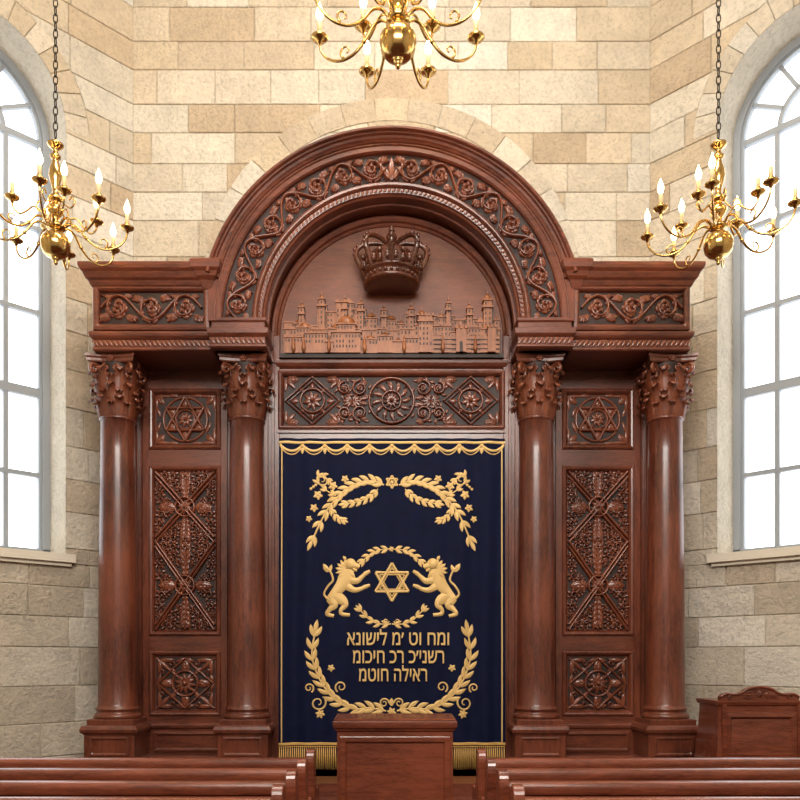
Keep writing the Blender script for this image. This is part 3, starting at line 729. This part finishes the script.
for sg, nm in ((-1, 'left'), (1, 'right')):
    W = MB(); W.T = side(sg); W.col = MORT
    S1 = 3.1; GD = .5
    arcp = [(SC - RW * cos(pi * i / 24), ZS + RW * sin(pi * i / 24)) for i in range(25)]
    def quad(a, b_, c, d, g=0): W.add([(a[0], g, a[1]), (b_[0], g, b_[1]), (c[0], g, c[1]), (d[0], g, d[1])], [(0, 1, 2, 3)])
    for g in (0, GD + .06):
        quad((0, 0), (SC - RW, 0), (SC - RW, HT), (0, HT), g); quad((SC + RW, 0), (S1, 0), (S1, HT), (SC + RW, HT), g); quad((SC - RW, 0), (SC + RW, 0), (SC + RW, ZSILL), (SC - RW, ZSILL), g)
        for i in range(24): quad(arcp[i], arcp[i + 1], (arcp[i + 1][0], HT), (arcp[i][0], HT), g)
    outl = [(SC - RW, ZSILL)] + arcp + [(SC + RW, ZSILL)]
    W.col = lin((222, 213, 196))
    W.loft([[(a, -.018, b_) for a, b_ in outl], [(a, GD + .06, b_) for a, b_ in outl]], 0, False, closed=True, cap0=False, cap1=False)
    rows(W, 0.0, S1, True)
    nv = 15
    for i in range(nv):
        a0, a1 = pi * i / nv, pi * (i + 1) / nv; r0, r1 = RW, RW + .27
        pl = [(SC + r1 * cos(a0 + (a1 - a0) * k / 3), ZS + r1 * sin(a0 + (a1 - a0) * k / 3)) for k in range(4)] + [(SC + r0 * cos(a1 - (a1 - a0) * k / 3), ZS + r0 * sin(a1 - (a1 - a0) * k / 3)) for k in range(4)]
        stone(W, pl, 0, .02)
    W.T = None
    W.obj('wall_' + nm, [STONE], recalc=False)
    # nave wall
    W = MB(); W.col = MORT; xw = WXh + S1 * q2; yw = WY - S1 * q2
    if sg > 0: W.box(xw, xw + .4, YR, yw, 0, HT); W.T = lambda s_, g, z: (xw + g, yw - s_, z)
    else: W.box(-xw - .4, -xw, YR, yw, 0, HT); W.T = lambda s_, g, z: (-xw - g, yw - s_, z)
    rows(W, 0, yw - YR); W.T = None
    W.obj('wall_nave_' + nm, [STONE])
    # window
    V = MB(); V.T = side(sg); g0, g1 = GD - .10, GD
    def archframe(r, w, ga, gb, zbot):
        o_ = [(SC - r, zbot)] + [(SC - r * cos(pi * i / 28), ZS + r * sin(pi * i / 28)) for i in range(29)] + [(SC + r, zbot)]
        i_ = [(SC - r + w, zbot)] + [(SC - (r - w) * cos(pi * i / 28), ZS + (r - w) * sin(pi * i / 28)) for i in range(29)] + [(SC + r - w, zbot)]
        V.loft([[(a, ga, b_) for a, b_ in o_], [(a, ga, b_) for a, b_ in i_], [(a, gb, b_) for a, b_ in i_], [(a, gb, b_) for a, b_ in o_]], 0, False, closed=False, cap0=False, cap1=False)
    archframe(RW, .08, g0, g1 + .03, ZSILL); archframe(RW - .05, .06, g0 + .03, g1, ZSILL)
    archframe(.42, .045, g0 + .04, g1, ZS - .01)
    V.box(SC - RW, SC + RW, g0, g1 + .03, ZSILL, ZSILL + .09)
    for z, hw in ((3.47, .024), (4.39, .05), (5.29, .024), (6.23, .024), (ZS, .032)): V.box(SC - RW + .05, SC + RW - .05, g0 + .035, g1, z - hw, z + hw)
    for s_ in (SC - .42, SC, SC + .42): V.box(s_ - .024, s_ + .024, g0 + .04, g1, ZSILL + .05, ZS)
    for k in range(1, 6):
        a = pi * k / 6; c, s2 = cos(a), sin(a); r0, r1 = .40, RW - .05; w = .02
        P = [(SC + r0 * c - w * s2, ZS + r0 * s2 + w * c), (SC + r1 * c - w * s2, ZS + r1 * s2 + w * c), (SC + r1 * c + w * s2, ZS + r1 * s2 - w * c), (SC + r0 * c + w * s2, ZS + r0 * s2 - w * c)]
        V.loft([[(a_, g0 + .04, b_) for a_, b_ in P], [(a_, g1, b_) for a_, b_ in P]], 0)
    pl = [(a, GD - .03, b_) for a, b_ in outl]; V.add(pl, [tuple(range(len(pl)))], 1)
    V.T = None; V.obj('window_1' if sg < 0 else 'window_2', [WFRAME, GLASS])
    V = MB(); V.T = side(sg)
    V.box(SC - RW - .08, SC + RW + .08, -.10, .02, ZSILL - .09, ZSILL); V.box(SC - RW, SC + RW, 0, GD, ZSILL - .04, ZSILL + .01); V.box(SC - RW - .05, SC + RW + .05, -.06, .02, ZSILL - .13, ZSILL - .09)
    V.T = None; V.obj('trim_1' if sg < 0 else 'trim_2', [REVEAL])
    # sky portal in the window opening (guides sampling of the real sky)
    l = bpy.data.lights.new('window_portal', 'AREA'); l.shape = 'RECTANGLE'; l.size = 2 * RW; l.size_y = ZS + RW - ZSILL
    l.cycles.is_portal = True
    po = bpy.data.objects.new('window_portal', l); bpy.context.collection.objects.link(po)
    po.location = side(sg)(SC, GD + .08, (ZSILL + ZS + RW) / 2)
    po.rotation_euler = Vector((-sg * q2, -q2, 0)).to_track_quat('-Z', 'Y').to_euler()

fl = MB(); fl.box(-5.6, 5.6, YR - .3, 1.8, -.1, 0); fl.obj('floor', [FLOORM])
ce = MB(); ce.box(-5.6, 5.6, YR - .3, 1.8, HT, HT + .1); ce.obj('ceiling', [CEILM])
rw = MB(); rw.box(-5.6, 5.6, YR - .3, YR, 0, HT); rw.obj('wall_rear', [CEILM])
pf = MB(); pf.box(-2.70, 2.70, -.55, 1.27, 0, PB); pf.box(-3.25, 3.25, -.08, .75, 0, PB); pf.rectloft(-2.6, 2.6, -.9, -.55, [(0, 0), (0, .10), (.015, .105), (.015, .125)], 0)
pf.obj('bimah_platform', [WOODH])

# ------------------------------------------------------------------ CHANDELIERS
def chandelier(name, loc, rot, s=1.0):
    M = MB()
    M.lathe(0, 0, [(.001, -.19), (.012, -.185), (.022, -.17), (.018, -.155), (.012, -.15), (.03, -.14), (.035, -.13), (.02, -.125), (.05, -.118), (.09, -.10), (.122, -.06), (.135, 0), (.13, .04), (.11, .08), (.07, .11), (.035, .12), (.03, .135),
                   (.06, .145), (.085, .155), (.085, .18), (.05, .19), (.035, .21), (.03, .24), (.045, .27), (.07, .30), (.075, .33), (.06, .36), (.035, .38), (.03, .40), (.055, .41), (.07, .43), (.055, .45), (.03, .47),
                   (.028, .52), (.045, .58), (.06, .64), (.055, .70), (.035, .76), (.025, .80), (.045, .81), (.05, .83), (.03, .85), (.02, .88), (.04, .90), (.07, .925), (.075, .94), (.03, .955), (.015, .98), (.001, 1.0)], 28)
    def candle(x, y, z):
        M.lathe(x, y, [(.001, z - .05), (.012, z - .045), (.02, z - .02), (.05, z - .008), (.066, z + .008), (.064, z + .014), (.03, z + .01), (.022, z + .015), (.026, z + .04), (.024, z + .05)], 16)
        M.lathe(x, y, [(.018, z + .04), (.018, z + .135), (.01, z + .14)], 12, 1)
        M.lathe(x, y, [(.010, z + .138), (.024, z + .165), (.029, z + .19), (.021, z + .225), (.009, z + .255), (.001, z + .28)], 12, 2)
    for k in range(8):
        a = 2 * pi * k / 8 + rot; ca, sa = cos(a), sin(a)
        pr = crv([(.07, .165), (.13, .205), (.20, .18), (.27, .09), (.36, .02), (.47, .005), (.57, .05), (.625, .12), (.64, .18)], 6)
        M.tube([(r * ca, r * sa, z) for r, z in pr], [.013 - .004 * i / len(pr) for i in range(len(pr))], 8)
        sp = []
        for i in range(18):
            t = i / 17; an = -1.2 + 5.6 * t; r = .05 * (1 - .7 * t); sp.append(((.42 + r * cos(an)) * ca, (.42 + r * cos(an)) * sa, .065 + r * sin(an)))
        M.tube(sp, [.009 - .004 * i / 17 for i in range(18)], 6)
        M.sphere((.27 * ca, .27 * sa, .09), .019, 0, 6)
        candle(.64 * ca, .64 * sa, .22)
        a += pi / 8; ca, sa = cos(a), sin(a)
        if k % 2 == 0:
            pr = crv([(.06, .17), (.12, .27), (.19, .30), (.25, .24), (.31, .20), (.36, .24), (.37, .29)], 6)
            M.tube([(r * ca, r * sa, z) for r, z in pr], .009, 7)
            candle(.37 * ca, .37 * sa, .32)
        else:
            pr = crv([(.05, .42), (.10, .36), (.16, .33), (.20, .38), (.17, .43), (.14, .40)], 5)
            M.tube([(r * ca, r * sa, z) for r, z in pr], .008, 6)
    top = (HT - loc[2]) / s
    z = .99; k = 0
    while z < top - .05:
        l = .045; w = .02
        pts = []
        for i in range(10):
            a = 2 * pi * i / 10; u, v = w * cos(a), l * sin(a)
            pts.append((u, 0, z + l + v) if k % 2 else (0, u, z + l + v))
        M.tube(pts, .006, 5, 3, closed=True); z += .072; k += 1
    M.lathe(0, 0, [(.01, top - .08), (.03, top - .06), (.08, top - .02), (.09, top)], 20, 0)
    o = M.obj(name, [BRASS, CANDLE, BULB, IRON], None, loc); o.scale = (s, s, s); return o
chandelier('chandelier', (X(55.5, -1.05), -1.05, Z(245, -1.05)), .2, .93)
chandelier('chandelier', (X(718.5, -1.05), -1.05, Z(245, -1.05)), .32, .93)
chandelier('chandelier', (X(398, -1.5), -1.5, Z(43, -1.5)), .39, 1.12)

# ------------------------------------------------------------------ PEWS
endp = crv([(-.07, 0), (-.065, .3), (-.075, .6), (-.085, .74), (-.06, .805), (-.01, .82), (.035, .79), (.045, .73), (.055, .64), (.10, .56), (.18, .53), (.25, .545), (.29, .52), (.30, .46), (.285, .36), (.29, .2), (.30, 0)], 4)
for i in range(5):
    yb = -2.75 - .5 * i
    for sg in (-1, 1):
        M = MB(); M.T = lambda x, y, z, sg=sg, yb=yb: (sg * x, yb + y, z)
        xa = .50 if sg < 0 else .56; xb = 4.85
        M.prism_x(endp, xa, xa + .055); M.prism_x(endp, xb, xb + .055)
        M.prism_x([(-.015, .10), (-.015, .69), (.02, .69), (.045, .10)], xa + .05, xb + .01)
        M.prism_x(crv([(-.045, .685), (-.055, .715), (-.045, .745), (-.01, .76), (.03, .75), (.04, .72), (.03, .69)], 3, True), xa + .05, xb + .01)
        M.box(xa + .05, xb, -.028, 0, .635, .665); M.box(xa + .05, xb, -.028, 0, .10, .17)
        M.prism_x([(.0, .30), (.0, .335), (.26, .35), (.27, .335), (.26, .315)], xa + .05, xb + .01)
        M.box(xa + .05, xb, -.09, -.015, .40, .415); M.box(xa + .05, xb, -.09, -.08, .40, .47)
        for k in range(1, 4):
            xx = xa + (xb - xa) * k / 4; M.box(xx - .03, xx + .03, -.026, .25, 0, .34)
        M.T = None
        o = M.obj('pew', [PEW]); md = o.modifiers.new('edge', 'BEVEL'); md.width = .006; md.segments = 2; md.limit_method = 'ANGLE'; md.angle_limit = radians(45)

# ------------------------------------------------------------------ PODIUM
yp = -2.2
M = MB(); xa, xb = X(334, yp), X(456, yp); zt = Z(720, yp)
M.rectloft(xa + .02, xb - .02, yp + .02, yp + .40, [(.03, 0), (.03, .08), (.015, .10), (0, .11), (0, zt - .09), (.01, zt - .08), (.015, zt - .065), (.025, zt - .06), (.03, zt - .035), (.03, zt - .012), (.022, zt - .006), (-.02, zt)], 0, True)
M.pframe(xa + .04, xb - .04, .16, zt - .12, [(0, yp + .02), (0, yp + .005), (.04, yp + .005), (.05, yp + .018), (.06, yp + .03)], 0)
M.prism_x([(yp - .01, zt - .004), (yp + .42, zt + .0), (yp + .42, zt + .02), (yp + .02, zt + .008)], xa, xb, 0)
o = M.obj('reading_podium', [PEW]); md = o.modifiers.new('edge', 'BEVEL'); md.width = .005; md.segments = 2; md.limit_method = 'ANGLE'; md.angle_limit = radians(45)

# small lectern at right
yl = -.7; M = MB()
xa, xb = X(720, yl), X(799, yl)
M.rectloft(xa, xb, yl, yl + .42, [(.08, 0), (.08, .07), (.06, .09), (.055, .45), (.03, .75), (.02, .92), (0.02, .98), (.035, .99), (.045, 1.015), (.045, 1.03), (.0, 1.035)], 0, True)
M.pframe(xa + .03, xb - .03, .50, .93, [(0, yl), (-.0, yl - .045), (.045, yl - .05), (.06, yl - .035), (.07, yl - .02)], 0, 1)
xm = (xa + xb) / 2; hw = (xb - xa) / 2
cp = [(-hw, 1.03), (-hw, 1.07), (-hw * .85, 1.10), (-hw * .62, 1.095), (-hw * .45, 1.11), (-hw * .3, 1.145), (0, 1.165), (hw * .3, 1.145), (hw * .45, 1.11), (hw * .62, 1.095), (hw * .85, 1.10), (hw, 1.07), (hw, 1.03)]
cp = [cp[0]] + crv(cp[1:-1], 4) + [cp[-1]]
M.prism_y([(xm + a, b_) for a, b_ in cp], yl + .0, yl + .05)
M.tube([(xm + a, yl - .005, b_ - .01) for a, b_ in cp[1:-1]], .012, 6)
ol = Orn(M, lambda u, v, h: (xm + u, yl - h, v))
ol.rosette(0, 1.09, .035, .02, 8)
for e in (-1, 1):
    ol.acanthus(e * .04, 1.08, 0 if e > 0 else pi, .14, .06, .02); ol.spiral(e * .27, 1.065, .025, 0, 1.3, e, .006, .018)
for x_ in (xa - .0, xb - .04): M.box(x_, x_ + .04, yl - .06, yl + .02, .0, 1.0)
o = M.obj('wooden_lectern', [PEW, WOODD])

# ------------------------------------------------------------------ LIGHT
w = bpy.data.worlds.new('overcast_sky'); bpy.context.scene.world = w; w.use_nodes = True
bg = w.node_tree.nodes['Background']; bg.inputs[0].default_value = (.94, .97, 1.0, 1); bg.inputs[1].default_value = 3.6
def area(name, loc, rot, size, sy, power, col):
    l = bpy.data.lights.new(name, 'AREA'); l.shape = 'RECTANGLE'; l.size = size; l.size_y = sy; l.energy = power; l.color = col
    o = bpy.data.objects.new(name, l); bpy.context.collection.objects.link(o); o.location = loc; o.rotation_euler = rot
area('ceiling_fill', (0, -3.2, 10.3), (radians(35), 0, 0), 4, 1.2, 400, (1, .91, .80))  # added warm fill below the ceiling, no fixture behind it
area('nave_fill', (0, -8.5, 6.5), (radians(72), 0, 0), 5, 1.5, 640, (1, .95, .88))  # unseen fill added high at the rear to light the ark from the front

cam = bpy.data.cameras.new('camera'); co = bpy.data.objects.new('camera', cam); bpy.context.collection.objects.link(co)
co.location = (0, -8, ZC); co.rotation_euler = (pi / 2, 0, 0)
cam.sensor_width = 36; cam.lens = 36; cam.shift_x = 8.5 / 800; cam.shift_y = 260 / 800
bpy.context.scene.camera = co
bpy.context.scene.view_settings.view_transform = 'Standard'
